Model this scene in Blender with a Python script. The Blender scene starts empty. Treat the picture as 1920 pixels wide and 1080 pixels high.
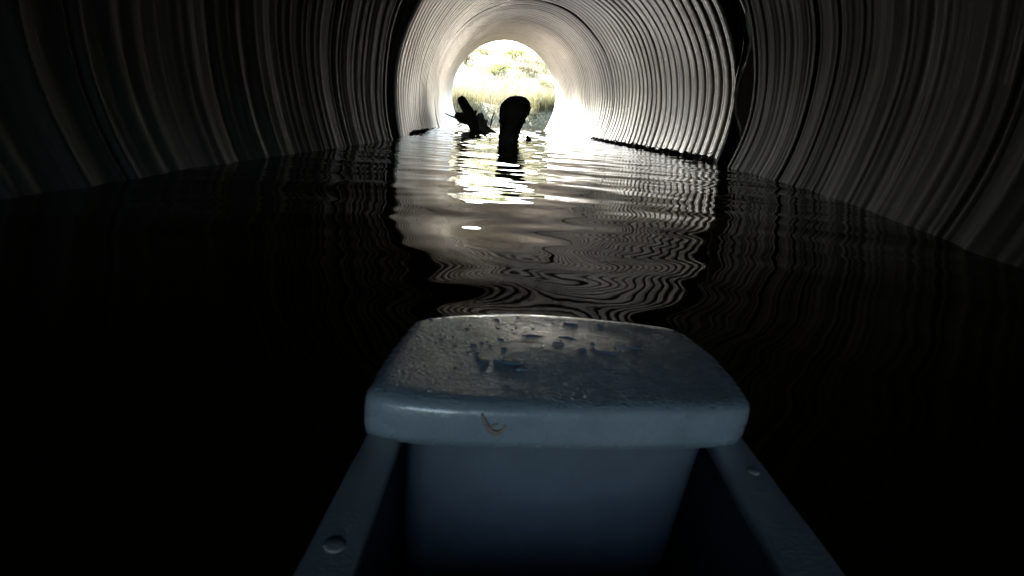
import bpy, math, random
import numpy as np
from mathutils import Vector, Matrix
random.seed(7); rng = np.random.default_rng(11)
S = bpy.context.scene; COL = S.collection
R_ = math.radians

# ------------------------------------------------------------ camera, sky, sun
CAM_H = 0.178; PITCH = 0.2906; ROLL = 0.0864; FPX = 1050.0
cd = bpy.data.cameras.new("camera"); cam = bpy.data.objects.new("camera", cd); COL.objects.link(cam)
cd.sensor_width = 36.0; cd.lens = 36.0 * FPX / 1920.0; cd.clip_start = 0.005; cd.clip_end = 2000
fw = Vector((0, math.cos(PITCH), -math.sin(PITCH))); up0 = Vector((0, math.sin(PITCH), math.cos(PITCH))); rt0 = Vector((1, 0, 0))
rt = rt0 * math.cos(ROLL) + up0 * math.sin(ROLL); up = up0 * math.cos(ROLL) - rt0 * math.sin(ROLL)
M3 = Matrix((rt, up, -fw)).transposed()
cam.matrix_world = Matrix.Translation((0, 0, CAM_H)) @ M3.to_4x4()
cd.dof.use_dof = True; cd.dof.focus_distance = 3.0; cd.dof.aperture_fstop = 32
S.camera = cam

SUN_AZ = 32.0      # degrees to the left of straight ahead
SUN_EL = 34.0
W = bpy.data.worlds.new("World"); S.world = W; W.use_nodes = True
nt = W.node_tree; bg = nt.nodes["Background"]
sky = nt.nodes.new("ShaderNodeTexSky"); sky.sky_type = 'NISHITA'; sky.sun_disc = False
sky.sun_elevation = R_(SUN_EL); sky.sun_rotation = R_(-SUN_AZ); sky.air_density = 1.0; sky.dust_density = 1.6
nt.links.new(sky.outputs[0], bg.inputs[0]); bg.inputs[1].default_value = 0.12
sd = bpy.data.lights.new("sun", 'SUN'); sd.energy = 4.4; sd.angle = R_(0.5); sd.color = (1.0, 0.95, 0.87)
so = bpy.data.objects.new("sun", sd); COL.objects.link(so)
sdir = Vector((-math.sin(R_(SUN_AZ)) * math.cos(R_(SUN_EL)), math.cos(R_(SUN_AZ)) * math.cos(R_(SUN_EL)), math.sin(R_(SUN_EL))))
so.rotation_euler = sdir.to_track_quat('Z', 'Y').to_euler(); so.location = sdir * 60
S.view_settings.view_transform = 'Standard'; S.view_settings.look = 'None'; S.view_settings.gamma = 1
S.view_settings.exposure = 4.3
S.render.engine = 'CYCLES'
cy = S.cycles; cy.max_bounces = 14; cy.diffuse_bounces = 8; cy.glossy_bounces = 8; cy.use_denoising = True
cy.sample_clamp_indirect = 6.0; cy.caustics_reflective = False; cy.caustics_refractive = False
try: cy.use_guiding = True
except Exception: pass

# ------------------------------------------------------------ helpers
def ray(px, py):
    return (fw + rt * ((px - 960) / FPX) - up * ((py - 540) / FPX))
CO = Vector((0, 0, CAM_H))
def at_y(px, py, y):
    d = ray(px, py); return CO + d * (y / d.y)
def at_z(px, py, z=0.0):
    d = ray(px, py); return CO + d * ((z - CAM_H) / d.z)

def link(name, verts, faces, mat=None, parent=None, smooth=True, loc=None, uvs=None):
    me = bpy.data.meshes.new(name)
    if isinstance(verts, np.ndarray):
        vv = verts.astype(np.float32)
    else:
        vv = np.array([tuple(v) for v in verts], dtype=np.float32)
    base = np.array(loc if loc is not None else (0, 0, 0), dtype=np.float32)
    vv = vv - base
    if isinstance(faces, np.ndarray):
        n, k = faces.shape
        me.vertices.add(len(vv)); me.vertices.foreach_set("co", vv.ravel())
        me.loops.add(n * k); me.loops.foreach_set("vertex_index", faces.ravel().astype(np.int32))
        me.polygons.add(n); me.polygons.foreach_set("loop_start", np.arange(0, n * k, k, dtype=np.int32))
        me.update(calc_edges=True)
    else:
        me.from_pydata(vv.tolist(), [], [list(f) for f in faces]); me.update()
    me.polygons.foreach_set("use_smooth", [smooth] * len(me.polygons))
    if uvs is not None:
        uv = me.uv_layers.new(name="UVMap")
        li = np.empty(len(me.loops), dtype=np.int32); me.loops.foreach_get("vertex_index", li)
        uv.data.foreach_set("uv", uvs[li].astype(np.float32).ravel())
    if mat: me.materials.append(mat)
    o = bpy.data.objects.new(name, me); COL.objects.link(o)
    if parent is not None:
        o.parent = parent
        o.location = Vector(base.tolist()) - Vector(parent.get("_o", (0, 0, 0)))
    else:
        o.location = base.tolist()
    return o
def tag(o, label=None, cat=None, group=None, kind=None):
    if label: o["label"] = label
    if cat: o["category"] = cat
    if group: o["group"] = group
    if kind: o["kind"] = kind
    return o
def empty(name, loc, label, cat, group=None):
    o = bpy.data.objects.new(name, None); COL.objects.link(o); o.location = loc; o.empty_display_size = 0.1
    return tag(o, label, cat, group)
def part(name, verts, faces, mat, parent, smooth=True, label=None):
    """verts in world coordinates; parented to an Empty that sits at its own location"""
    base = parent.location if parent.parent is None else Vector((0, 0, 0))
    o = link(name, verts, faces, mat, None, smooth)
    o.parent = parent
    o.location = -Vector(base)
    if label: o["label"] = label
    return o
def tube(pts, rads, n=10, noise=0.0, cap=True, flat=1.0):
    pts = [Vector(p) for p in pts]; V = []; F = []
    prev = None
    for i, p in enumerate(pts):
        t = (pts[min(i + 1, len(pts) - 1)] - pts[max(i - 1, 0)]).normalized()
        a = prev if prev is not None else (Vector((0, 0, 1)) if abs(t.z) < .9 else Vector((1, 0, 0)))
        x = (a - t * a.dot(t)).normalized(); prev = x; y = t.cross(x)
        for k in range(n):
            an = 2 * math.pi * k / n; r = rads[i] * (1 + random.uniform(-noise, noise))
            V.append(p + x * math.cos(an) * r * flat + y * math.sin(an) * r)
    for i in range(len(pts) - 1):
        for k in range(n):
            F.append((i * n + k, i * n + (k + 1) % n, (i + 1) * n + (k + 1) % n, (i + 1) * n + k))
    if cap:
        F.append(tuple(range(n - 1, -1, -1))); F.append(tuple(range((len(pts) - 1) * n, len(pts) * n)))
    return V, F
def merge(*vf):
    V = []; F = []
    for v, f in vf:
        b = len(V); V += list(v); F += [tuple(i + b for i in q) for q in f]
    return V, F
def smoothpath(pts, n):
    """Catmull-Rom"""
    P = [np.array(p, float) for p in pts]; P = [2 * P[0] - P[1]] + P + [2 * P[-1] - P[-2]]
    out = []
    for i in range(1, len(P) - 2):
        for k in range(n):
            t = k / n
            out.append(.5 * (2 * P[i] + (P[i + 1] - P[i - 1]) * t + (2 * P[i - 1] - 5 * P[i] + 4 * P[i + 1] - P[i + 2]) * t * t + (3 * P[i] - P[i - 1] - 3 * P[i + 1] + P[i + 2]) * t ** 3))
    out.append(P[-2]); return out

class NT:
    def __init__(s, name):
        s.m = bpy.data.materials.new(name); s.m.use_nodes = True; s.t = s.m.node_tree
        s.b = s.t.nodes["Principled BSDF"]; s.out = s.t.nodes["Material Output"]
    def n(s, typ, **kw):
        x = s.t.nodes.new("ShaderNode" + typ)
        for k, v in kw.items():
            if k.startswith("i_"): x.inputs[k[2:]].default_value = v
            else: setattr(x, k, v)
        return x
    def l(s, a, b): s.t.links.new(a, b)
    def set(s, **kw):
        for k, v in kw.items(): s.b.inputs[k.replace("_", " ")].default_value = v
    def noise(s, vec, scale, detail=4, rough=.55):
        x = s.n("TexNoise"); x.inputs["Scale"].default_value = scale; x.inputs["Detail"].default_value = detail; x.inputs["Roughness"].default_value = rough
        if vec is not None: s.l(vec, x.inputs["Vector"])
        return x.outputs["Fac"]
    def ramp(s, fac, stops):
        x = s.n("ValToRGB"); e = x.color_ramp.elements
        while len(e) < len(stops): e.new(.5)
        for q, (p, c) in zip(e, stops): q.position = p; q.color = (*c, 1) if len(c) == 3 else c
        s.l(fac, x.inputs[0]); return x.outputs[0]
    def mapping(s, vec, scale):
        x = s.n("Mapping"); x.inputs["Scale"].default_value = scale; s.l(vec, x.inputs["Vector"]); return x.outputs[0]
    def coord(s, w="Object"): return s.n("TexCoord").outputs[w]
    def mix(s, fac, a, b, mode='MIX'):
        x = s.n("MixRGB", blend_type=mode)
        for i, v in enumerate((fac, a, b)):
            if isinstance(v, (int, float)): x.inputs[i].default_value = v
            elif isinstance(v, tuple): x.inputs[i].default_value = (*v, 1)
            else: s.l(v, x.inputs[i])
        return x.outputs[0]
    def bump(s, h, strength, dist=.01):
        x = s.n("Bump"); x.inputs["Strength"].default_value = strength; x.inputs["Distance"].default_value = dist
        s.l(h, x.inputs["Height"]); s.l(x.outputs[0], s.b.inputs["Normal"]); return x

def steel(name, c0, c1, rust, rough=.42, metal=.55, streak=1.0, tide=None, lowh=.42):
    n = NT(name); uv = n.coord("UV")          # u: metres round the ring, v: metres along the pipe
    st = n.noise(n.mapping(uv, (1.2, 60, 1)), 1.0, 5, .6)      # fine lines round the ring
    st2 = n.noise(n.mapping(uv, (6, 9, 1)), 1.0, 4, .6)
    big = n.noise(n.mapping(uv, (.7, .5, 1)), 1.0, 3, .5)
    col = n.ramp(st, [(.3, c0), (.7, c1)])
    col = n.mix(n.ramp(st2, [(.45, (0, 0, 0)), (.75, (1, 1, 1))]), col, rust)
    col = n.mix(n.ramp(big, [(.35, (0, 0, 0)), (.7, (.6, .6, .6))]), col, tuple(.6 * a + .4 * b for a, b in zip(c0, rust)))
    if tide:                                   # paler colour towards the bottom of the wall, broken by noise
        geo = n.n("NewGeometry"); sp = n.n("SeparateXYZ"); n.l(geo.outputs["Position"], sp.inputs[0])
        ad = n.n("Math", operation='MULTIPLY_ADD'); n.l(n.noise(n.mapping(uv, (2.2, 40, 1)), 1.0, 4, .6), ad.inputs[0]); ad.inputs[1].default_value = .5; n.l(sp.outputs[2], ad.inputs[2])
        mr = n.n("MapRange"); n.l(ad.outputs[0], mr.inputs[0]); mr.inputs[1].default_value = lowh + .45; mr.inputs[2].default_value = lowh + .02; mr.inputs[3].default_value = 0; mr.inputs[4].default_value = .85
        col = n.mix(mr.outputs[0], col, tide)
    n.l(col, n.b.inputs["Base Color"])
    n.set(Metallic=metal, Roughness=rough)
    rr = n.ramp(st, [(.2, (rough - .12,) * 3), (.8, (rough + .15,) * 3)]); n.l(rr, n.b.inputs["Roughness"])
    mm = n.mix(.5, st, st2); n.bump(mm, .45 * streak, .006)
    return n.m
M = {}
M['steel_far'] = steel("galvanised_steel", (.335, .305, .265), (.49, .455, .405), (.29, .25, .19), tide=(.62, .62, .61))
M['steel_near'] = steel("shade_darkened_steel", (.018, .0175, .0163), (.085, .080, .069), (.026, .022, .016), .62, .0, .8, tide=(.078, .078, .077), lowh=.1)
M['steel_near'].node_tree.nodes['Principled BSDF'].inputs['Specular IOR Level'].default_value = .16   # dark base colour and low specular stand in for shade along this section
M['rust'] = steel("rusted_steel", (.018, .013, .010), (.035, .026, .02), (.03, .018, .010), .75, .1)
M['flap'] = steel("rusty_torn_sheet", (.13, .09, .055), (.22, .165, .11), (.15, .09, .05), .6, .3)
M['edge'] = steel("bare_steel_edge", (.35, .34, .32), (.5, .49, .46), (.3, .26, .2), .4, .6)

# ------------------------------------------------------------ culvert pipes
AX = Vector((math.tan(-.0892), 1, math.tan(.037))); C0 = Vector((.6581, 0, .1489))
def far_c(y): return C0 + AX * y
axn = AX.normalized(); AXX = axn.cross(Vector((0, 0, 1))).normalized(); AXZ = AXX.cross(axn)
NEARY = [-9, -4, 0, .6, 1.0, 1.67, 2.19, 2.73, 3.2, 3.62, 4.2]
NEARR = [1.05, 1.0, .93, .93, .975, 1.15, 1.255, 1.32, 1.365, 1.395, 1.43]
NEARL = [-.92, -.88, -.84, -.83, -.84, -.87, -.87, -.87, -.865, -.86, -.85]
def near_c(y):
    r = float(np.interp(y, NEARY, NEARR)); l = float(np.interp(y, NEARY, NEARL))
    zc = .33 + .01 * y
    return Vector(((r + l) / 2, y, zc)), (r - l) / 2
def wob(th, y, s):
    return .010 * math.sin(2 * th + s + .6 * y) * math.sin(.9 * y + s) + .005 * math.sin(5 * th + 2.1 * y + s) + .003 * math.sin(11 * th - 3 * y)
def pipe(name, y0, y1, cen, pitch, amp, mat, seed, label, thick=.02, nth=144, per=18, rough=.0006, seam=None):
    n = int((y1 - y0) / pitch * per); ys = np.linspace(y0, y1, n + 1); V = []; UV = []
    rr0 = np.random.default_rng(int(seed * 10)); jit = np.zeros(n + 1)
    for kk in (2, 4, 9): jit += np.interp(np.arange(n + 1), np.arange(0, n + 1 + kk, kk), rr0.normal(0, rough, len(np.arange(0, n + 1 + kk, kk))))
    th = np.linspace(0, 2 * math.pi, nth + 1)      # seam doubled for the uv
    for shell in (0, 1):
        for iy, y in enumerate(ys):
            c, r = cen(y); ph = 2 * math.pi * (y - y0) / pitch
            fr = ((y - y0) / pitch) % 1.0
            prof = 2 * math.exp(-((fr - .5) / .12) ** 2) + .5 * math.exp(-((fr - .12) / .06) ** 2) - .25 * math.cos(ph)
            am = amp * (1 + .25 * math.sin(3.7 * y + seed))
            ex = jit[iy] + (.03 * math.exp(-((y - seam) / .014) ** 2) if seam else 0)
            for t in th:
                t2 = t % (2 * math.pi)
                rr = r + ex + am * prof + wob(t2, y, seed) + shell * thick
                p = c + AXX * (math.cos(t) * rr) + AXZ * (math.sin(t) * rr)
                V.append((p.x, p.y, p.z)); UV.append((t * r + seed, y + seed))
    V = np.array(V); UV = np.array(UV); k = nth + 1; N = (n + 1) * k; F = []
    i, j = np.meshgrid(np.arange(n), np.arange(nth), indexing='ij'); a = (i * k + j).ravel()
    q = np.stack([a, a + 1, a + k + 1, a + k], 1); F.append(q); F.append(q[:, ::-1] + N)
    j = np.arange(nth); F.append(np.stack([j + N, j + N + 1, j + 1, j], 1)); b = n * k
    F.append(np.stack([b + j, b + j + 1, b + j + 1 + N, b + j + N], 1))
    c, r = cen(y0)
    o = link(name, V, np.concatenate(F), mat, loc=(c.x, c.y, c.z - r), uvs=UV)
    return tag(o, label, "culvert pipe")
FAR = lambda y: (far_c(y), 1.2)
PITCHF = .155
pipe("culvert_pipe", -4.3, 3.66, near_c, .185, .0022, M['steel_near'], 1.3, "dim corrugated steel pipe section around the blue boat, nearest the viewer", rough=.0017, seam=2.70)
pipe("culvert_pipe", 4.20, 7.86, FAR, PITCHF, .0042, M['steel_far'], 4.1, "pale grey corrugated pipe section just beyond the wide dark joint")
pipe("culvert_pipe", 7.874, 13.68, FAR, PITCHF, .0042, M['steel_far'], 8.8, "farthest pale corrugated pipe section ending at the bright opening")
def band(name, y0, y1, cen, dr, label, mat, amp=.012):
    return pipe(name, y0, y1, lambda y: (cen(y)[0], cen(y)[1] + dr), .12, amp, mat, 2.2, label, .02, 96, 8)
def midc(y):
    t = min(max((y - 3.5) / .8, 0), 1); a, ra = near_c(min(y, 3.66)); b, rb = FAR(y)
    return a.lerp(b, t), ra + (rb - ra) * t
o = band("coupling_band", 3.40, 4.46, midc, .20, "wide black rusted band in the open gap between the near and middle pipes", M['rust']); o["category"] = "coupling band"
o = band("coupling_band", 7.70, 8.05, FAR, .075, "narrow dark band behind the thin seam halfway to the opening", M['rust']); o["category"] = "coupling band"

# torn sheet hanging in the joint on the right
def zp(x, y, d): return at_y(1300 + x / 3.0, y / 3.0, d + .36)
Lp = smoothpath([zp(262, -60, 3.60), zp(300, 70, 3.60), zp(318, 190, 3.60), zp(318, 270, 3.60), zp(288, 370, 3.62), zp(250, 480, 3.64), zp(236, 560, 3.66), zp(242, 640, 3.67), zp(262, 720, 3.68), zp(274, 800, 3.68)], 6)
Rp = smoothpath([zp(285, -60, 3.70), zp(322, 70, 3.70), zp(342, 190, 3.70), zp(350, 270, 3.71), zp(356, 370, 3.74), zp(356, 480, 3.77), zp(346, 560, 3.78), zp(325, 640, 3.77), zp(300, 720, 3.75), zp(282, 800, 3.72)], 6)
def sheet(A, B, nseg, bow, th):
    V = []; F = []; n = len(A)
    for sgn in (0, 1):
        for a, b in zip(A, B):
            for k in range(nseg + 1):
                t = k / nseg; p = a * (1 - t) + b * t
                p = p + np.array([bow * math.sin(math.pi * t) + random.uniform(-.001, .001), th * sgn, 0]); V.append(p)
    k = nseg + 1; N = n * k
    for i in range(n - 1):
        for j in range(nseg):
            a = i * k + j; F.append((a, a + 1, a + k + 1, a + k)); F.append((N + a + k, N + a + k + 1, N + a + 1, N + a))
        a = i * k; F.append((a, a + k, a + k + N, a + N)); a += nseg; F.append((a + k, a, a + N, a + k + N))
    for i in (0, n - 1):
        for j in range(nseg):
            a = i * k + j; F.append((a, a + N, a + N + 1, a + 1) if i == 0 else (a + 1, a + N + 1, a + N, a))
    return V, F
flap = empty("torn_sheet", tuple(Lp[-1]), "torn rusty metal sheet peeled from the right side of the dark pipe joint", "torn metal sheet")
part("rust_panel", *sheet(Lp, Rp, 6, .02, .006), M['flap'], flap)
part("bent_rim", *tube(Lp[5:], [.009 + .006 * math.sin(i * .4) ** 2 for i in range(len(Lp) - 5)], 8), M['edge'], flap)
Gp = smoothpath([zp(215, -60, 3.85), zp(265, 60, 3.85), zp(284, 180, 3.86), zp(280, 270, 3.87), zp(262, 360, 3.87), zp(240, 450, 3.85), zp(232, 540, 3.80)], 6)
part("curled_strip", *tube(Gp, [.011] * len(Gp), 8, 0, True, .35), M['edge'], flap)
Hp = smoothpath([zp(262, -30, 3.66), zp(300, 70, 3.66), zp(330, 190, 3.66), zp(346, 330, 3.66), zp(352, 430, 3.66), zp(346, 520, 3.67)], 6)
part("lining_edge", *tube(Hp, [.020] * len(Hp), 8, 0, True, .5), M['edge'], flap)

# ------------------------------------------------------------ water
def grid_axis(parts):
    out = [parts[0][0]]
    for a, b, s in parts:
        n = max(1, int(round((b - a) / s))); out += list(a + (b - a) * (np.arange(n) + 1) / n)
    return np.array(out)
gx = grid_axis([(-40, -10, 5), (-10, -2.2, .6), (-2.2, -1.7, .1), (-1.7, 1.7, .02), (1.7, 2.2, .1), (2.2, 10, .6), (10, 40, 5)])
gy = grid_axis([(-40, -10, 3), (-10, -1, .15), (-1, .2, .04), (.2, 3.0, .010), (3.0, 6.5, .016), (6.5, 15.5, .035), (15.5, 22, .4)])
X, Y = np.meshgrid(gx, gy)
Z = np.zeros_like(X)
for k in range(70):
    lam = math.exp(rng.uniform(math.log(.07), math.log(.62)))
    ang = math.pi / 2 + rng.normal(0, .75)
    kx, ky = 2 * math.pi / lam * math.cos(ang), 2 * math.pi / lam * math.sin(ang)
    slope = .0045 * rng.uniform(.5, 1.4) * (1.0 if lam > .12 else .6)
    ph = rng.uniform(0, 6.28)
    # a slow warp bends the crests so that no train runs straight
    wx = .12 * np.sin(1.7 * Y + 1.1 * X + k) + .07 * np.sin(3.9 * X - 2.3 * Y + 2 * k)
    far = 1.0 + .35 * np.clip((Y - 1.5) / 2, 0, 1) + 1.3 * np.clip((Y - 4.5) / 3, 0, 1)
    near = .65 + .35 * np.clip((Y - .40) / .45, 0, 1)
    Z += slope * lam / (2 * math.pi) * np.sin(kx * (X + wx) + ky * (Y + wx * .6) + ph) * far * near
Z *= np.clip((20 - np.abs(Y)) / 5, 0, 1)
V = np.stack([X, Y, Z], -1).reshape(-1, 3); ny, nx = X.shape
i, j = np.meshgrid(np.arange(ny - 1), np.arange(nx - 1), indexing='ij'); a = (i * nx + j).ravel()
n = NT("dark_stream_water"); n.set(Base_Color=(.017, .009, .004, 1), Roughness=.015, IOR=1.333)
tag(link("water", V, np.stack([a, a + 1, a + nx + 1, a + nx], 1), n.m), kind="structure")

# ------------------------------------------------------------ ground, hillside, embankment
def sstep(a, b, x): t = np.clip((x - a) / (b - a), 0, 1); return t * t * (3 - 2 * t)
def ground_z(x, y):
    x = np.asarray(x, float); y = np.asarray(y, float)
    bank = sstep(14.6, 15.9, y + .5 * np.sin(.9 * x + .5) + .25 * x * (np.abs(x) < 6))
    hill = .55 * bank + 5.4 * sstep(17, 62, y) + 1.2 * sstep(50, 150, y)
    hill = hill + .25 * np.sin(.31 * x + .2 * y) * sstep(18, 30, y) + .5 * np.sin(.12 * x + 1.0) * sstep(30, 60, y)
    side = sstep(2.2, 5, np.abs(x - .3 - (-.089) * np.clip(y, -100, 14))) * .8
    z = -.85 + np.where(y > 14, np.maximum(bank * .85, 0), 0) + hill * (y > 10) + side * (y <= 15.9) * (1 - sstep(13.8, 15.9, y))
    back = sstep(-24, -60, y) if False else sstep(24, 60, -y)
    return z + 4.0 * back + .04 * np.sin(3 * x) * np.sin(2.7 * y)
hx = grid_axis([(-400, -40, 20), (-40, -8, 1.5), (-8, 8, .25), (8, 40, 1.5), (40, 400, 20)])
hy = grid_axis([(-400, -40, 20), (-40, 10, 1.2), (10, 24, .25), (24, 80, 1.0), (80, 500, 20)])
X, Y = np.meshgrid(hx, hy); Z = ground_z(X, Y); V = np.stack([X, Y, Z], -1).reshape(-1, 3); ny, nx = X.shape
i, j = np.meshgrid(np.arange(ny - 1), np.arange(nx - 1), indexing='ij'); a = (i * nx + j).ravel()
n = NT("dry_grass_ground"); oc = n.coord()
c1 = n.ramp(n.noise(oc, .35, 6, .6), [(.3, (.042, .046, .02)), (.5, (.088, .085, .042)), (.7, (.13, .115, .07))])
c2 = n.mix(n.ramp(n.noise(oc, 3.5, 5), [(.4, (0, 0, 0)), (.7, (.5, .5, .5))]), c1, (.12, .10, .045))
n.l(c2, n.b.inputs["Base Color"]); n.set(Roughness=.95); n.bump(n.noise(oc, 9, 6), 1.0, .08)
tag(link("ground", V, np.stack([a, a + 1, a + nx + 1, a + nx], 1), n.m), kind="structure")

# earth embankment that the culvert runs through
ys = np.linspace(-4.1, 13.2, 24); V = []; F = []; K = 64
for y in ys:
    for sh in (0, 1):
        c = far_c(y) if y > 3.9 else near_c(y)[0]
        for k in range(K):
            t = 2 * math.pi * k / K
            if sh == 0: p = (c.x + 1.46 * math.cos(t), y, c.z + 1.46 * math.sin(t))
            else:
                e = min(1, (min(y + 4.1, 13.2 - y)) / 2.5); rr = 2.1 + 3.2 * e
                p = (c.x + (rr + 1.5) * math.cos(t) * 1.3, y, max(-1.9, c.z + rr * math.sin(t) * .72))
            V.append(p)
for i in range(len(ys) - 1):
    b = i * 2 * K; d = b + 2 * K
    for k in range(K):
        q = (k + 1) % K
        F.append((b + k, b + q, d + q, d + k)); F.append((b + K + q, b + K + k, d + K + k, d + K + q))
for k in range(K):
    q = (k + 1) % K; F.append((K + k, K + q, q, k)); e = (len(ys) - 1) * 2 * K; F.append((e + k, e + q, e + K + q, e + K + k))
n = NT("embankment_earth"); oc = n.coord()
n.l(n.ramp(n.noise(oc, 2.5, 6), [(.35, (.07, .055, .03)), (.65, (.14, .12, .05))]), n.b.inputs["Base Color"]); n.set(Roughness=.95); n.bump(n.noise(oc, 7, 5), 1, .06)
tag(link("embankment", V, F, n.m), kind="structure")

# ------------------------------------------------------------ vegetation
def leafmat(name, ca, cb, trans=.35):
    n = NT(name); oi = n.coord()
    n.l(n.ramp(n.noise(oi, 2.3, 3), [(.3, ca), (.7, cb)]), n.b.inputs["Base Color"]); n.set(Roughness=.6)
    tr = n.n("BsdfTranslucent"); tr.inputs[0].default_value = (*[(a + b) / 2 * 1.2 for a, b in zip(ca, cb)], 1)
    mx = n.n("MixShader"); mx.inputs[0].default_value = trans
    n.l(n.b.outputs[0], mx.inputs[1]); n.l(tr.outputs[0], mx.inputs[2]); n.l(mx.outputs[0], n.out.inputs[0]); return n.m
M['grass'] = leafmat("dry_yellow_grass", (.080, .074, .035), (.155, .14, .085))
M['reed'] = leafmat("green_reed", (.055, .058, .024), (.125, .118, .056))
def blades(cx, cyy, h, lean, w, seg=3):
    """vectorised curved blades; arrays of base x, y, height"""
    n = len(cx); z0 = ground_z(cx, cyy) - .02; az = rng.uniform(0, 6.28, n); fa = rng.uniform(0, 3.14, n)
    Vv = []; Ff = []
    for s in range(seg + 1):
        t = s / seg; off = lean * h * t * t; ww = w * (1 - t) ** .7 * .5 + .0005
        px = cx + np.cos(az) * off; py = cyy + np.sin(az) * off; pz = z0 + h * t * (1 - .15 * t * lean)
        Vv.append(np.stack([px - np.cos(fa) * ww, py - np.sin(fa) * ww, pz], 1)); Vv.append(np.stack([px + np.cos(fa) * ww, py + np.sin(fa) * ww, pz], 1))
    Vv = np.stack(Vv, 1).reshape(-1, 3); m = 2 * (seg + 1); b = np.arange(n) * m
    for s in range(seg):
        Ff.append(np.stack([b + 2 * s, b + 2 * s + 1, b + 2 * s + 3, b + 2 * s + 2], 1))
    return Vv, np.concatenate(Ff)
def tufts(n, xr, yr, hmean, per, spread, keep=None):
    tx = rng.uniform(*xr, n); ty = yr[0] + (yr[1] - yr[0]) * rng.uniform(0, 1, n) ** 1.5
    if keep is not None:
        k = keep(tx, ty); tx, ty = tx[k], ty[k]
    hh = hmean * rng.uniform(.5, 1.3, len(tx))
    cx = np.repeat(tx, per) + rng.normal(0, spread, len(tx) * per); cy_ = np.repeat(ty, per) + rng.normal(0, spread, len(tx) * per)
    return cx, cy_, np.repeat(hh, per) * rng.uniform(.6, 1.15, len(tx) * per)
a = tufts(420, (-5, 3), (15.9, 30), .62, 40, .12)
b = tufts(500, (-9, 6), (26, 62), .75, 22, .25)
cx = np.concatenate([a[0], b[0]]); cy_ = np.concatenate([a[1], b[1]]); hh = np.concatenate([a[2], b[2]])
Vg, Fg = blades(cx, cy_, hh, rng.uniform(.1, .7, len(cx)), np.where(cy_ > 30, .03, .011))
tag(link("grass", Vg, Fg, M['grass']), "tall dry yellow grass covering the sunlit bank beyond the pipe", kind="stuff")
a = tufts(60, (.1, 1.6), (15.3, 16.5), .42, 60, .10)
b = tufts(40, (-3.2, -1.4), (15.3, 16.8), .45, 50, .12)
cx = np.concatenate([a[0], b[0]]); cy_ = np.concatenate([a[1], b[1]]); hh = np.concatenate([a[2], b[2]])
Vg, Fg = blades(cx, cy_, hh, rng.uniform(.05, .5, len(cx)), np.full(len(cx), .012))
tag(link("reeds", Vg, Fg, M['reed']), "green reeds at the water's edge outside the pipe", kind="stuff")

SH = [leafmat("olive_shrub_leaves", (.075, .085, .025), (.14, .14, .05), .2), leafmat("brown_shrub_leaves", (.12, .085, .045), (.19, .14, .08), .2), leafmat("yellow_green_leaves", (.15, .17, .04), (.25, .26, .08), .3)]
n = NT("shrub_bark"); n.set(Base_Color=(.06, .045, .03, 1), Roughness=.9); M['bark'] = n.m
def shrub(px, y, w, h, kind, label):
    d = ray(px, 200); x = d.x / d.y * y; z = float(ground_z(x, y)) - .05
    e = empty("shrub", (x, y, z), label, "shrub", "shrubs on the hillside")
    w *= .5; h *= .45; nl = 700; cl = 9
    cc = np.stack([rng.normal(0, .28 * w, cl), rng.normal(0, .28 * w, cl), rng.uniform(.35, .85, cl) * h], 1)
    ci = rng.integers(0, cl, nl); p = cc[ci] + rng.normal(0, 1, (nl, 3)) * np.array([.16 * w, .16 * w, .13 * h]); p[:, 2] = np.clip(p[:, 2], .05 * h, None)
    s = .035 * (w + h) * rng.uniform(.5, 1.3, nl); u = rng.normal(0, 1, (nl, 3)); u /= np.linalg.norm(u, axis=1)[:, None]; v = np.cross(u, rng.normal(0, 1, (nl, 3))); v /= np.linalg.norm(v, axis=1)[:, None]
    base = np.array([x, y, z])
    Q = np.stack([p - u * s[:, None], p + v * s[:, None] * .5, p + u * s[:, None], p - v * s[:, None] * .5], 1).reshape(-1, 3) + base
    part("foliage", Q, np.arange(nl * 4).reshape(-1, 4), SH[kind], e, False)
    stems = [tube([base, base + np.array([c[0] * .5, c[1] * .5, c[2] * .55]), base + c], [.03 * w, .02 * w, .006 * w], 6) for c in cc]
    part("stem", *merge(*stems), M['bark'], e)
for a in [(868, 40, 2.4, 1.7, 1, "brown shrub at the far left of the hillside, beside the pipe rim"),
          (878, 28, 1.4, .9, 1, "low brown shrub at left, above the leaning driftwood"),
          (912, 58, 1.7, 1.2, 0, "small olive shrub on the skyline, left of centre"),
          (927, 60, 1.4, 1.0, 0, "tiny olive shrub on the skyline, nearest the top of the opening"),
          (963, 60, 1.8, 1.1, 0, "olive shrub on the skyline, right of the opening's middle"),
          (925, 36, 3.4, 1.6, 2, "wide yellow green bush in the middle of the slope"),
          (955, 44, 3.2, 1.7, 2, "yellow green bush high on the slope above the stump"),
          (985, 36, 2.2, 1.3, 1, "brown shrub right of the yellow green bushes"),
          (1012, 40, 2.8, 1.7, 1, "large brown shrub at the right, high beside the pipe rim"),
          (1008, 24, 1.3, .8, 1, "low brown shrub at the right above the green reeds"),
          (900, 46, 2.4, 1.3, 2, "pale green bush upper left of the slope"),
          (1030, 30, 1.8, 1.3, 0, "dark olive shrub at the right edge behind the reeds")]: shrub(*a)

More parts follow.
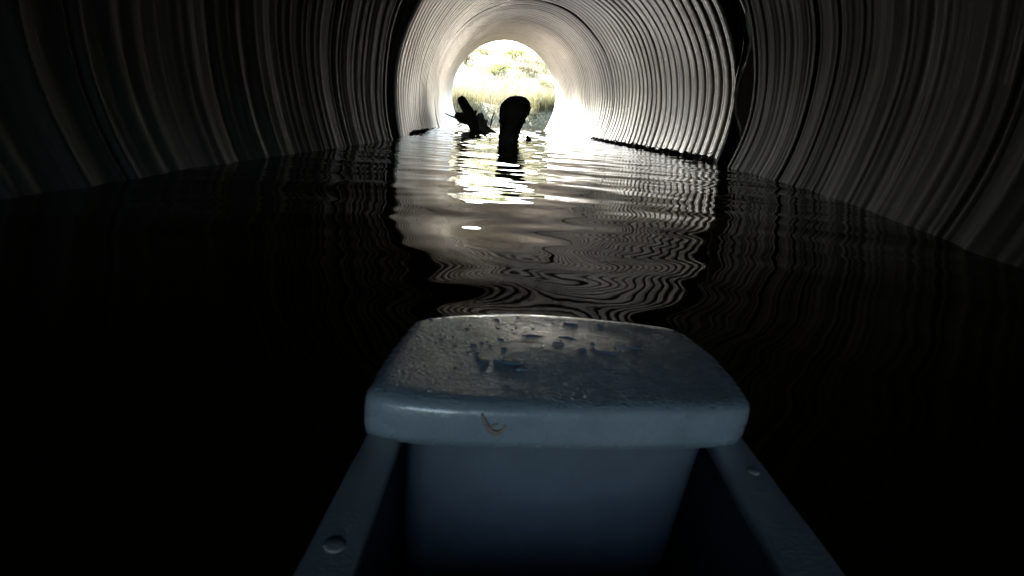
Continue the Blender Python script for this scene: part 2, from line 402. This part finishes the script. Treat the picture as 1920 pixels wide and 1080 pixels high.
# ------------------------------------------------------------ driftwood, stump, debris
n = NT("wet_dark_wood"); oc = n.coord()
n.l(n.ramp(n.noise(n.mapping(oc, (1, 1, .25)), 40, 5), [(.35, (.010, .0075, .006)), (.7, (.030, .023, .017))]), n.b.inputs["Base Color"]); n.set(Roughness=.6); n.bump(n.noise(n.mapping(oc, (1, 1, .2)), 60, 5), .8, .01); M['wood'] = n.m
n = NT("foam_grey"); oc = n.coord()
n.l(n.ramp(n.noise(oc, 30, 5), [(.35, (.2, .19, .18)), (.7, (.42, .41, .40))]), n.b.inputs["Base Color"]); n.set(Roughness=.6); n.bump(n.noise(oc, 50, 5), .6, .01); M['foam'] = n.m
def z2(x, y, d): return at_y(820 + x / 4.1538, 60 + y / 4.1538, d)
ST = 5.0
prof = [(497, 600, 640), (502, 568, 664), (512, 545, 686), (532, 520, 703), (562, 496, 716), (590, 489, 722), (618, 486, 720), (640, 489, 708), (658, 487, 706), (680, 490, 692), (705, 487, 688), (722, 492, 668), (740, 486, 662), (760, 483, 646), (780, 478, 644), (800, 480, 632), (818, 474, 636), (836, 482, 626), (850, 472, 636), (900, 472, 634)]
V = []; F = []; NS = 40
for i, (yy, xl, xr) in enumerate(prof):
    a, b = z2(xl, yy, ST), z2(xr, yy, ST); c = (a + b) / 2; r = (b - a).length / 2; ax = (b - a).normalized()
    for k in range(NS):
        t = 2 * math.pi * k / NS
        rr = r * (1 + (.05 * math.sin(3 * t + i * .55) + .04 * math.sin(7 * t + i * .8) + .03 * math.sin(13 * t + 1.0 + i) + random.uniform(-.045, .045)))
        V.append(c + ax * rr * math.cos(t) + Vector((0, 1, 0)) * rr * .85 * math.sin(t))
for i in range(len(prof) - 1):
    for k in range(NS): F.append((i * NS + k, i * NS + (k + 1) % NS, (i + 1) * NS + (k + 1) % NS, (i + 1) * NS + k))
F.append(tuple(range(NS))); F.append(tuple(range(len(prof) * NS - 1, (len(prof) - 1) * NS - 1, -1)))
bs = z2(553, 850, ST)
stump = empty("tree_stump", (bs.x, bs.y, 0), "black round-headed stump standing in the water in front of the opening", "tree stump")
part("trunk", V, F, M['wood'], stump)
for (bx, by, bw) in ((700, 575, .028), (690, 622, .034), (512, 575, .022), (655, 700, .022), (496, 690, .02), (628, 770, .016)):
    c = z2(bx, by, ST - .02); part("burl", *tube([c + Vector((0, 0, bw * q)) for q in (-1.1, -.8, -.3, .3, .75, 1.0)], [bw * f for f in (.25, .7, 1.05, 1.0, .65, .2)], 12, .16), M['wood'], stump)
shr = []
for (x0, y0, x1, y1, w) in [(712, 560, 720, 622, 5), (704, 590, 708, 640, 6), (676, 680, 684, 715, 5), (650, 720, 655, 752, 5), (600, 505, 612, 486, 5), (640, 505, 652, 494, 4), (632, 800, 640, 836, 5)]:
    part("bark_shred", *tube([z2(x0, y0, ST), z2((x0 + x1) / 2 + 3, (y0 + y1) / 2, ST), z2(x1, y1, ST)], [w * .0012, w * .0009, .0004], 6), M['wood'], stump)

LG = 7.4
def zl(x, y, dd=0.): return z2(x, y, LG + dd)
lp = zl(310, 770); log = empty("driftwood_log", (lp.x, lp.y, 0), "leaning broken driftwood log by the left wall near the opening", "driftwood")
part("log", *tube([zl(176, 505), zl(192, 530), zl(215, 575), zl(245, 630), zl(272, 690), zl(300, 750), zl(322, 800)], [.034, .056, .062, .068, .075, .085, .09], 16, .08), M['wood'], log)
part("branch_stub", *merge(tube([zl(300, 740), zl(325, 690), zl(338, 650), zl(333, 630)], [.06, .05, .04, .026], 12, .1), tube([zl(335, 665), zl(352, 660), zl(360, 680)], [.035, .03, .012], 10, .1), tube([zl(285, 650), zl(298, 622), zl(303, 610)], [.03, .018, .012], 8, .1)), M['wood'], log)
part("branch", *tube([zl(60, 634, -.25), zl(100, 652, -.2), zl(150, 672, -.1), zl(200, 690), zl(260, 705)], [.006, .010, .014, .02, .03], 8, .08), M['wood'], log)
part("root_mass", *tube([zl(140, 640, .1), zl(170, 660, .1), zl(210, 670, .05), zl(260, 690), zl(300, 730)], [.03, .06, .07, .07, .06], 14, .12), M['wood'], log)
part("foam_stand_in", *merge(tube([zl(320, 640, -.1), zl(345, 700, -.12), zl(360, 745, -.15), zl(400, 780, -.2), zl(450, 805, -.3), zl(475, 830, -.35)], [.02, .05, .055, .05, .04, .03], 12, .1), tube([zl(345, 720, -.1), zl(380, 700, -.1), zl(392, 680, -.1)], [.03, .02, .006], 8, .1)), M['foam'], log)  # grey tubes standing in for foam at the foot of the log
a = smoothpath([z2(410, 755, 7.0), z2(416, 725, 7.0), z2(427, 670, 7.0), z2(438, 640, 7.0), z2(444, 615, 7.0)], 4)
sk = link("dead_leaf_stem", *tube(a, [.008, .012, .015, .017, .018, .02, .022, .023, .022, .021, .019, .016, .013, .010, .008, .005, .002], 8, 0, True, .4), M['wood'], loc=tuple(z2(410, 755, 7.0)))
tag(sk, "short dark upright stick between the stump and the leaning log", "stick")
V, F = tube([z2(716, 862, 5.7), z2(714, 846, 5.7), z2(708, 828, 5.7), z2(703, 814, 5.7), z2(701, 806, 5.7)], [.034, .033, .022, .013, .005], 9, .22)
tag(link("wood_chunk", V, F, M['wood'], loc=tuple(z2(715, 845, 5.6))), "small dark wood chunk poking from the water right of the stump", "wood chunk")
tw = smoothpath([at_z(1298, 304, .004), at_y(1318, 292, 4.2), at_y(1352, 280, 4.1)], 6)
tag(link("twig", *tube(tw, [.006 - .0004 * i for i in range(len(tw))], 6), M['wood'], loc=tuple(tw[0])), "thin bent twig against the right wall beside the dark joint", "twig")
# debris line on the right waterline
n = NT("wet_leaf_litter"); oc = n.coord(); n.l(n.ramp(n.noise(oc, 25, 4), [(.4, (.006, .005, .004)), (.7, (.03, .022, .014))]), n.b.inputs["Base Color"]); n.set(Roughness=.7); M['litter'] = n.m
def wall_x(y, side):
    c = far_c(y); return c.x + side * math.sqrt(1.44 - c.z ** 2)
def debris(name, y0, y1, side, cnt, wid, hgt, label):
    Q = []; FF = []
    for k in range(cnt):
        y = y0 + (y1 - y0) * random.random(); t = (y - y0) / (y1 - y0); w = wid * (.35 + .65 * math.sin(math.pi * min(1, t * .8 + .2))) * (.6 + .4 * math.sin(y * 9) ** 2)
        off = abs(random.gauss(0, .5)) * w; x = wall_x(y, side) - side * (off - .03); z = random.uniform(0, 1) ** 1.5 * hgt * max(.1, 1 - off / (w * 1.6)) + .002
        if random.random() < .3:
            an = random.uniform(0, 3.14); ln = random.uniform(.03, .10); d = Vector((math.cos(an), math.sin(an), random.uniform(-.3, .5))) * ln
            v, f = tube([Vector((x, y, z)), Vector((x, y, z)) + d], [random.uniform(.002, .006), .002], 5)
        else:
            s = random.uniform(.012, .035); u = Vector((random.gauss(0, 1), random.gauss(0, 1), random.gauss(0, .5))).normalized(); q = u.orthogonal().normalized(); c = Vector((x, y, z))
            v = [c - u * s, c + q * s * .5 + Vector((0, 0, .006)), c + u * s, c - q * s * .5]; f = [(0, 1, 2, 3)]
        b = len(Q); Q += v; FF += [tuple(i + b for i in g) for g in f]
    # the sodden mat beneath the leaves
    n0 = 60
    pts = []
    for k in range(n0 + 1):
        y = y0 + (y1 - y0) * k / n0; t = k / n0; w = wid * .6 * math.sin(math.pi * min(1, .1 + t * .85)) + .02; wx = wall_x(y, side)
        for m in range(6):
            s = m / 5; pts.append(Vector((wx - side * (w * s * (.8 + .4 * random.random()) - .04), y, -.01 + hgt * .7 * (1 - s) * (.6 + .6 * random.random()))))
    b = len(Q); Q += pts
    for k in range(n0):
        for m in range(5): FF.append(tuple(b + i for i in (k * 6 + m, k * 6 + m + 1, k * 6 + m + 7, k * 6 + m + 6)))
    return tag(link(name, Q, FF, M['litter'], smooth=False), label, "debris", kind="stuff")
debris("leaf_debris", 4.35, 8.6, 1, 1100, .15, .036, "dark line of sodden leaves and twigs along the right waterline")
debris("leaf_debris", 4.6, 6.6, -1, 200, .06, .008, "short strip of dark debris along the left waterline")

# ------------------------------------------------------------ boat
BR = .052                                    # the boat heels with the camera
bu = Vector((math.sin(BR), 0, math.cos(BR))); 
def on_lid(px, py, d):
    """point of the boat's plane lying d under the camera"""
    r = ray(px, py); t = -d / r.dot(bu); return CO + r * t
br = Vector((math.cos(BR), 0, -math.sin(BR))); bf = Vector((0, 1, 0))
def loc2(p): q = p - CO; return (q.dot(br), q.dot(bf), q.dot(bu))
def wld(x, y, z): return CO + br * x + bf * y + bu * z
def paint(name, ca, cb, rough, bumpy, wet=0.):
    n = NT(name); oc = n.coord()
    big = n.noise(oc, 28, 5, .6); fine = n.noise(n.mapping(oc, (1, 1.6, 1)), 650, 4, .6); mid = n.noise(n.mapping(oc, (1, 2.4, 1)), 130, 3, .5)
    n.l(n.ramp(big, [(.3, ca), (.7, cb)]), n.b.inputs["Base Color"])
    n.l(n.ramp(mid, [(.3, (rough - .1,) * 3), (.7, (rough + .12,) * 3)]), n.b.inputs["Roughness"])
    n.set(Coat_Weight=wet, Coat_Roughness=.06 if wet > .55 else .16)
    hgt = n.mix(.18, fine, mid)
    if wet > .55:                              # splashed beads of water, patchy
        vo = n.n("TexVoronoi"); vo.inputs["Scale"].default_value = 520; n.l(n.mapping(oc, (.7, 1, 1)), vo.inputs["Vector"])
        dome = n.ramp(vo.outputs["Distance"], [(.0, (1, 1, 1)), (.18, (.8, .8, .8)), (.38, (0, 0, 0))])
        patch = n.ramp(n.noise(oc, 55, 3, .6), [(.50, (0, 0, 0)), (.62, (1, 1, 1))])
        hgt = n.mix(.9, hgt, n.mix(1.0, dome, patch, 'MULTIPLY'), 'ADD')
    n.bump(hgt, bumpy, .0017); return n.m
M['lid'] = paint("wet_blue_paint", (.21, .29, .37), (.29, .375, .455), .25, .42, .85)
M['lip'] = paint("worn_blue_paint", (.165, .21, .25), (.25, .305, .35), .25, .22, .5)
M['blue'] = paint("scuffed_blue_paint", (.25, .30, .335), (.35, .40, .435), .42, .16)
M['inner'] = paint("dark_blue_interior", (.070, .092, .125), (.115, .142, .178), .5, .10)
n = NT("hull_dark"); n.set(Base_Color=(.02, .03, .045, 1), Roughness=.5); M['hull'] = n.m
DL = .080; DB = .090                         # lid crest and lid underside, below the camera
out = [(706, 737), (767, 747), (850, 756), (1012, 763), (1165, 766), (1296, 767), (1392, 765), (1404, 752), (1379, 714), (1331, 660), (1274, 619), (1252, 612), (1187, 603), (1077, 592), (981, 586), (859, 589), (796, 596), (780, 601), (732, 663), (696, 726)]
op = [loc2(on_lid(x, y, DL)) for x, y in out]
op = [(x, y) for x, y, z in op]
cxm = sum(p[0] for p in op) / len(op); cym = sum(p[1] for p in op) / len(op)
op = [(cxm + (x - cxm) * 1.022, cym + (y - cym) * 1.02) for x, y in op]
dense = []
for i in range(len(op)):
    a, b = np.array(op[i]), np.array(op[(i + 1) % len(op)]); m = max(2, int(np.linalg.norm(b - a) / .0035))
    for k in range(m): dense.append(a + (b - a) * k / m)
for _ in range(1): dense = [(dense[i - 1] + 2 * dense[i] + dense[(i + 1) % len(dense)]) / 4 for i in range(len(dense))]
def inset(o, d):
    d *= sg
    return [np.array([cxm + (p[0] - cxm) * (1 - d / .060), cym + (p[1] - cym) * (1 - d / .036)]) for p in o]
LIP = .0145
rings = [(-.0015, -LIP), (-.0002, -LIP + .0003), (.0003, -.011), (.0004, -.006), (.0003, -.0030), (.0000, -.0019), (-.0006, -.0010), (-.0014, -.0004), (-.0026, 0), (-.0045, .0004)]
V = []; F = []; nD = len(dense)
area = sum(dense[i][0] * dense[(i + 1) % nD][1] - dense[(i + 1) % nD][0] * dense[i][1] for i in range(nD))
sg = 1 if area > 0 else -1
for off, z in rings:
    ii = inset(dense, -off * sg)
    for q in ii: V.append(wld(q[0], q[1], -DL + z))
for r in range(len(rings) - 1):
    for k in range(nD): F.append((r * nD + k, r * nD + (k + 1) % nD, (r + 1) * nD + (k + 1) % nD, (r + 1) * nD + k))
lastring = (len(rings) - 1) * nD
prev = lastring
last = inset(dense, -rings[-1][0] * sg)
for s in [1 - k / 26 for k in range(1, 26)]:
    b = len(V)
    for q in last:
        c = np.array([cxm, cym]); w = c + (q - c) * s; V.append(wld(w[0], w[1], -DL + .0004 + .0003 * (1 - s) ** .5 * s))
    for k in range(nD): F.append((prev + k, prev + (k + 1) % nD, b + (k + 1) % nD, b + k))
    prev = b
F.append(tuple(range(prev, prev + nD))); F.append(tuple(range(nD - 1, -1, -1)))
bo = wld(cxm, -.05, -CAM_H)
boat = empty("boat", (bo.x, bo.y, 0), "small blue open boat with a wet lidded bow in the foreground", "boat")
def crown(p):
    q = loc2(p); z = q[2] + DL
    if z > .00035 or z < -.0011 and z > -.0013: z += .0022 * math.cos(math.pi / 2 * min(1, abs(q[0] - cxm) / .056)) ** 2 * math.cos(math.pi / 2 * min(1, abs(q[1] - cym) / .034)) ** 2
    return wld(q[0], q[1], z - DL)
V = [crown(p) for p in V]
lid = part("bow_lid", V, F, M['lid'], boat)
lid.data.materials.append(M['lip'])
for pi, pol in enumerate(lid.data.polygons):
    if pi < 7 * nD: pol.material_index = 1
# gunwales: flat rails from the lid back past the viewer
DG = .0935
def rail(outer, inner, name):
    A = [loc2(on_lid(x, y, DG)) for x, y in outer]; B = [loc2(on_lid(x, y, DG)) for x, y in inner]
    def ext(P):
        d = np.array(P[-1][:2]) - np.array(P[0][:2]); d /= np.linalg.norm(d)
        L = [np.array(P[0][:2]) - d * .02, np.array(P[0][:2]), np.array(P[1][:2]), np.array(P[1][:2]) + d * .13]; return [L[0] + (L[1] - L[0]) * k / 4 for k in range(4)] + [L[1] + (L[2] - L[1]) * k / 8 for k in range(8)] + [L[2] + (L[3] - L[2]) * k / 8 for k in range(9)]
    A = ext(A); B = ext(B); V = []; F = []; th = .005
    for a, b in zip(A, B):
        e = (b - a) * .12; w = random.uniform(-.0002, .0002)
        for p, z in ((a, -th), (a, -.001), (a + e * .5, 0), (b - e * .5, 0), (b, -.001), (b, -th)): V.append(wld(p[0] + w, p[1], -DG + z))
    n = len(A)
    for i in range(n - 1):
        for k in range(6): F.append((i * 6 + k, i * 6 + (k + 1) % 6, (i + 1) * 6 + (k + 1) % 6, (i + 1) * 6 + k))
    F.append(tuple(range(5, -1, -1))); F.append(tuple(range((n - 1) * 6, n * 6)))
    return part(name, V, F, M['blue'], boat), A, B
lr, LA, LB = rail([(688, 812), (545, 1080)], [(752, 815), (657, 1080)], "gunwale")
rr_, RA, RB = rail([(1404, 835), (1592, 1080)], [(1342, 838), (1482, 1080)], "gunwale")
def rivet(px, py, par, r):
    c = on_lid(px, py, DG); V = []; F = []; n = 14
    for zi, (rr, z) in enumerate(((r, -.0005), (r * .97, .0001), (r * .8, .0002), (r * .4, .0003))):
        for k in range(n): V.append(c + br * rr * math.cos(6.2832 * k / n) + bf * rr * math.sin(6.2832 * k / n) + bu * z)
    for z in range(3):
        for k in range(n): F.append((z * n + k, z * n + (k + 1) % n, (z + 1) * n + (k + 1) % n, (z + 1) * n + k))
    F.append(tuple(range(3 * n, 4 * n))); part("rivet", V, F, M['blue'], par)
rivet(627, 1022, lr, .0024); rivet(1413, 884, rr_, .0019)
# hull shell: sides under the rails, floor, bow and stern plates
def box_loft(sections, closed=True):
    V = []; F = []; n = len(sections[0])
    for s in sections: V += [wld(*p) for p in s]
    for i in range(len(sections) - 1):
        for k in range(n): F.append((i * n + k, i * n + (k + 1) % n, (i + 1) * n + (k + 1) % n, (i + 1) * n + k))
    F.append(tuple(range(n - 1, -1, -1))); F.append(tuple(range((len(sections) - 1) * n, len(sections) * n))); return V, F
xl0, xl1 = LA[4][0], LA[-1][0]; xr0, xr1 = RA[4][0], RA[-1][0]; yb = LA[-1][1]; yf = LA[0][1] + .005
xfl = min(p[0] for p in op) + .006; xfr = max(p[0] for p in op) - .012; ybow = max(p[1] for p in op) - .006
zt = -DG - .0053; zb = -CAM_H - .035
def side(x_b, x_f, x_n, s):
    T = .003 * s; sec = []
    for x, y, bz in ((x_b, yb, zb), (x_f, yf, zb), (x_n, ybow, zb + .02)):
        sec.append([(x, y, zt), (x + T, y, zt), (x + T * 1.0 + .012 * s, y, bz), (x + .009 * s, y, bz)])
    return box_loft(sec)
part("hull", *merge(side(xl1 + .003, xl0 + .004, xfl + .004, 1), side(xr1 - .003, xr0 - .004, xfr - .002, -1),
     box_loft([[(xl1 + .012, y, zb), (xr1 - .012, y, zb), (xr1 - .012, y, zb + .004), (xl1 + .012, y, zb + .004)] for y in (yb, ybow - .003)]),
     box_loft([[(xfl + .003, ybow - .004 + e, zt), (xfr - .001, ybow - .004 + e, zt), (xfr - .012, ybow - .004 + e, zb + .01), (xfl + .012, ybow - .004 + e, zb + .01)] for e in (0, .004)]),
     box_loft([[(xl1 + .002, yb + e, zt), (xr1 - .002, yb + e, zt), (xr1 - .012, yb + e, zb), (xl1 + .012, yb + e, zb)] for e in (0, .004)])), M['hull'], boat, False)
# bow box whose curved face shows under the lid
P = []
NB = 28; rows = [(.0, DB + .002), (.001, DB + .012), (.002, DB + .024), (.003, DB + .040), (.004, DB + .060), (.005, DB + .085)]
bl = loc2(on_lid(748, 834, DB + .004)); b2 = loc2(on_lid(1348, 846, DB + .004))
V = []; F = []
for dy, dz in rows:
    for k in range(NB + 1):
        t = k / NB; x = bl[0] + (b2[0] - bl[0]) * t; e = min(t, 1 - t); c = .009 * (1 - min(1, e / .10)) ** 2
        shrink = (x - (bl[0] + b2[0]) / 2) * (1 - .04 * (dz - DB) / .07)
        V.append(wld((bl[0] + b2[0]) / 2 + shrink, bl[1] + .004 + (b2[1] - bl[1]) * t + c + dy - .003 * math.sin(math.pi * t), -dz))
k1 = NB + 1
for r in range(len(rows) - 1):
    for k in range(NB): F.append((r * k1 + k, (r + 1) * k1 + k, (r + 1) * k1 + k + 1, r * k1 + k + 1))
b = len(V)
for dy, dz in rows:
    V.append(wld(bl[0] + .006, ybow - .02, -dz)); V.append(wld(b2[0] - .006, ybow - .02, -dz))
for r in range(len(rows) - 1):
    F.append((r * k1, b + 2 * r, b + 2 * r + 2, (r + 1) * k1)); F.append((r * k1 + NB, (r + 1) * k1 + NB, b + 2 * r + 3, b + 2 * r + 1))
part("bow_bulkhead", V, F, M['inner'], boat)
# water on the lid: drops and small ridges of water
n = NT("clear_water_film"); n.set(Base_Color=(.09, .14, .21, 1), Roughness=.05, IOR=1.33, Coat_Weight=.6, Coat_Roughness=.02); M['drop'] = n.m
def drop(px, py, w, l, h, ang=0.):
    c = loc2(crown(on_lid(px, py, DL - .00045))); V = []; F = []; n = 18
    for rr, z in ((1.05, -.0004), (.95, h * .12), (.8, h * .4), (.55, h * .75), (.25, h)):
        for k in range(n):
            t = 6.2832 * k / n; wv = 1 + .16 * math.sin(3 * t + px) + .1 * math.sin(5 * t + py)
            a, q = rr * wv * w * math.cos(t), rr * wv * l * math.sin(t)
            V.append(wld(c[0] + a * math.cos(ang) - q * math.sin(ang), c[1] + a * math.sin(ang) + q * math.cos(ang), c[2] + z * 1.0 + .0001))
    for z in range(4):
        for k in range(n): F.append((z * n + k, z * n + (k + 1) % n, (z + 1) * n + (k + 1) % n, (z + 1) * n + k))
    F.append(tuple(range(4 * n, 5 * n))); o = part("water_drop", V, F, M['drop'], lid); return o
for a in [(995, 636, .0042, .0013, .0005, .2), (1072, 608, .003, .0009, .0005), (1125, 611, .0012, .0008, .0005), (1045, 652, .0022, .0006, .0004), (1090, 664, .0014, .0009, .0006, .5), (1110, 652, .001, .0008, .0006), (1154, 659, .001, .0008, .0006), (1180, 654, .006, .0006, .0004), (955, 685, .0045, .0008, .0005), (905, 680, .0022, .0012, .0006), (975, 697, .0024, .0006, .0005), (1130, 668, .0060, .0009, .0004), (1065, 640, .0032, .0007, .0005)]: drop(*a)
for k in range(36):                         # beads of splashed water, thickest on the left of the lid
    px = random.gauss(905, 85); py = 594 + 105 * random.random() ** 1.5
    if not (790 < px < 1220): continue
    r = random.uniform(.00025, .00055); drop(px, py, r * random.uniform(1, 2.6), r, r * .8, random.uniform(-.3, .3))
# weed scrap on the lip
n = NT("orange_weed"); n.set(Base_Color=(.25, .19, .155, 1), Roughness=.6); M['weed'] = n.m
def on_front(px, py):
    r = ray(px, py); a = on_lid(px, 768, DL); q = loc2(a); y = min(p[1] for p in dense if abs(p[0] - q[0]) < .003) - .0004; return CO + r * (y / r.y)
wa = smoothpath([on_front(904, 776), on_front(909, 790), on_front(917, 804), on_front(930, 812), on_front(942, 806), on_front(948, 797)], 4)
wb = smoothpath([on_front(918, 805), on_front(925, 798), on_front(934, 795)], 3)
V, F = merge(tube(wa, [.0003 + .0005 * math.sin(math.pi * i / (len(wa) - 1)) for i in range(len(wa))], 7), tube(wb, [.0005, .0005, .0004, .0004, .0003, .0002, .0002], 6))
tag(link("weed_scrap", V, F, M['weed'], loc=tuple(wa[0])), "small orange brown scrap of weed stuck to the boat lid's front edge", "weed")
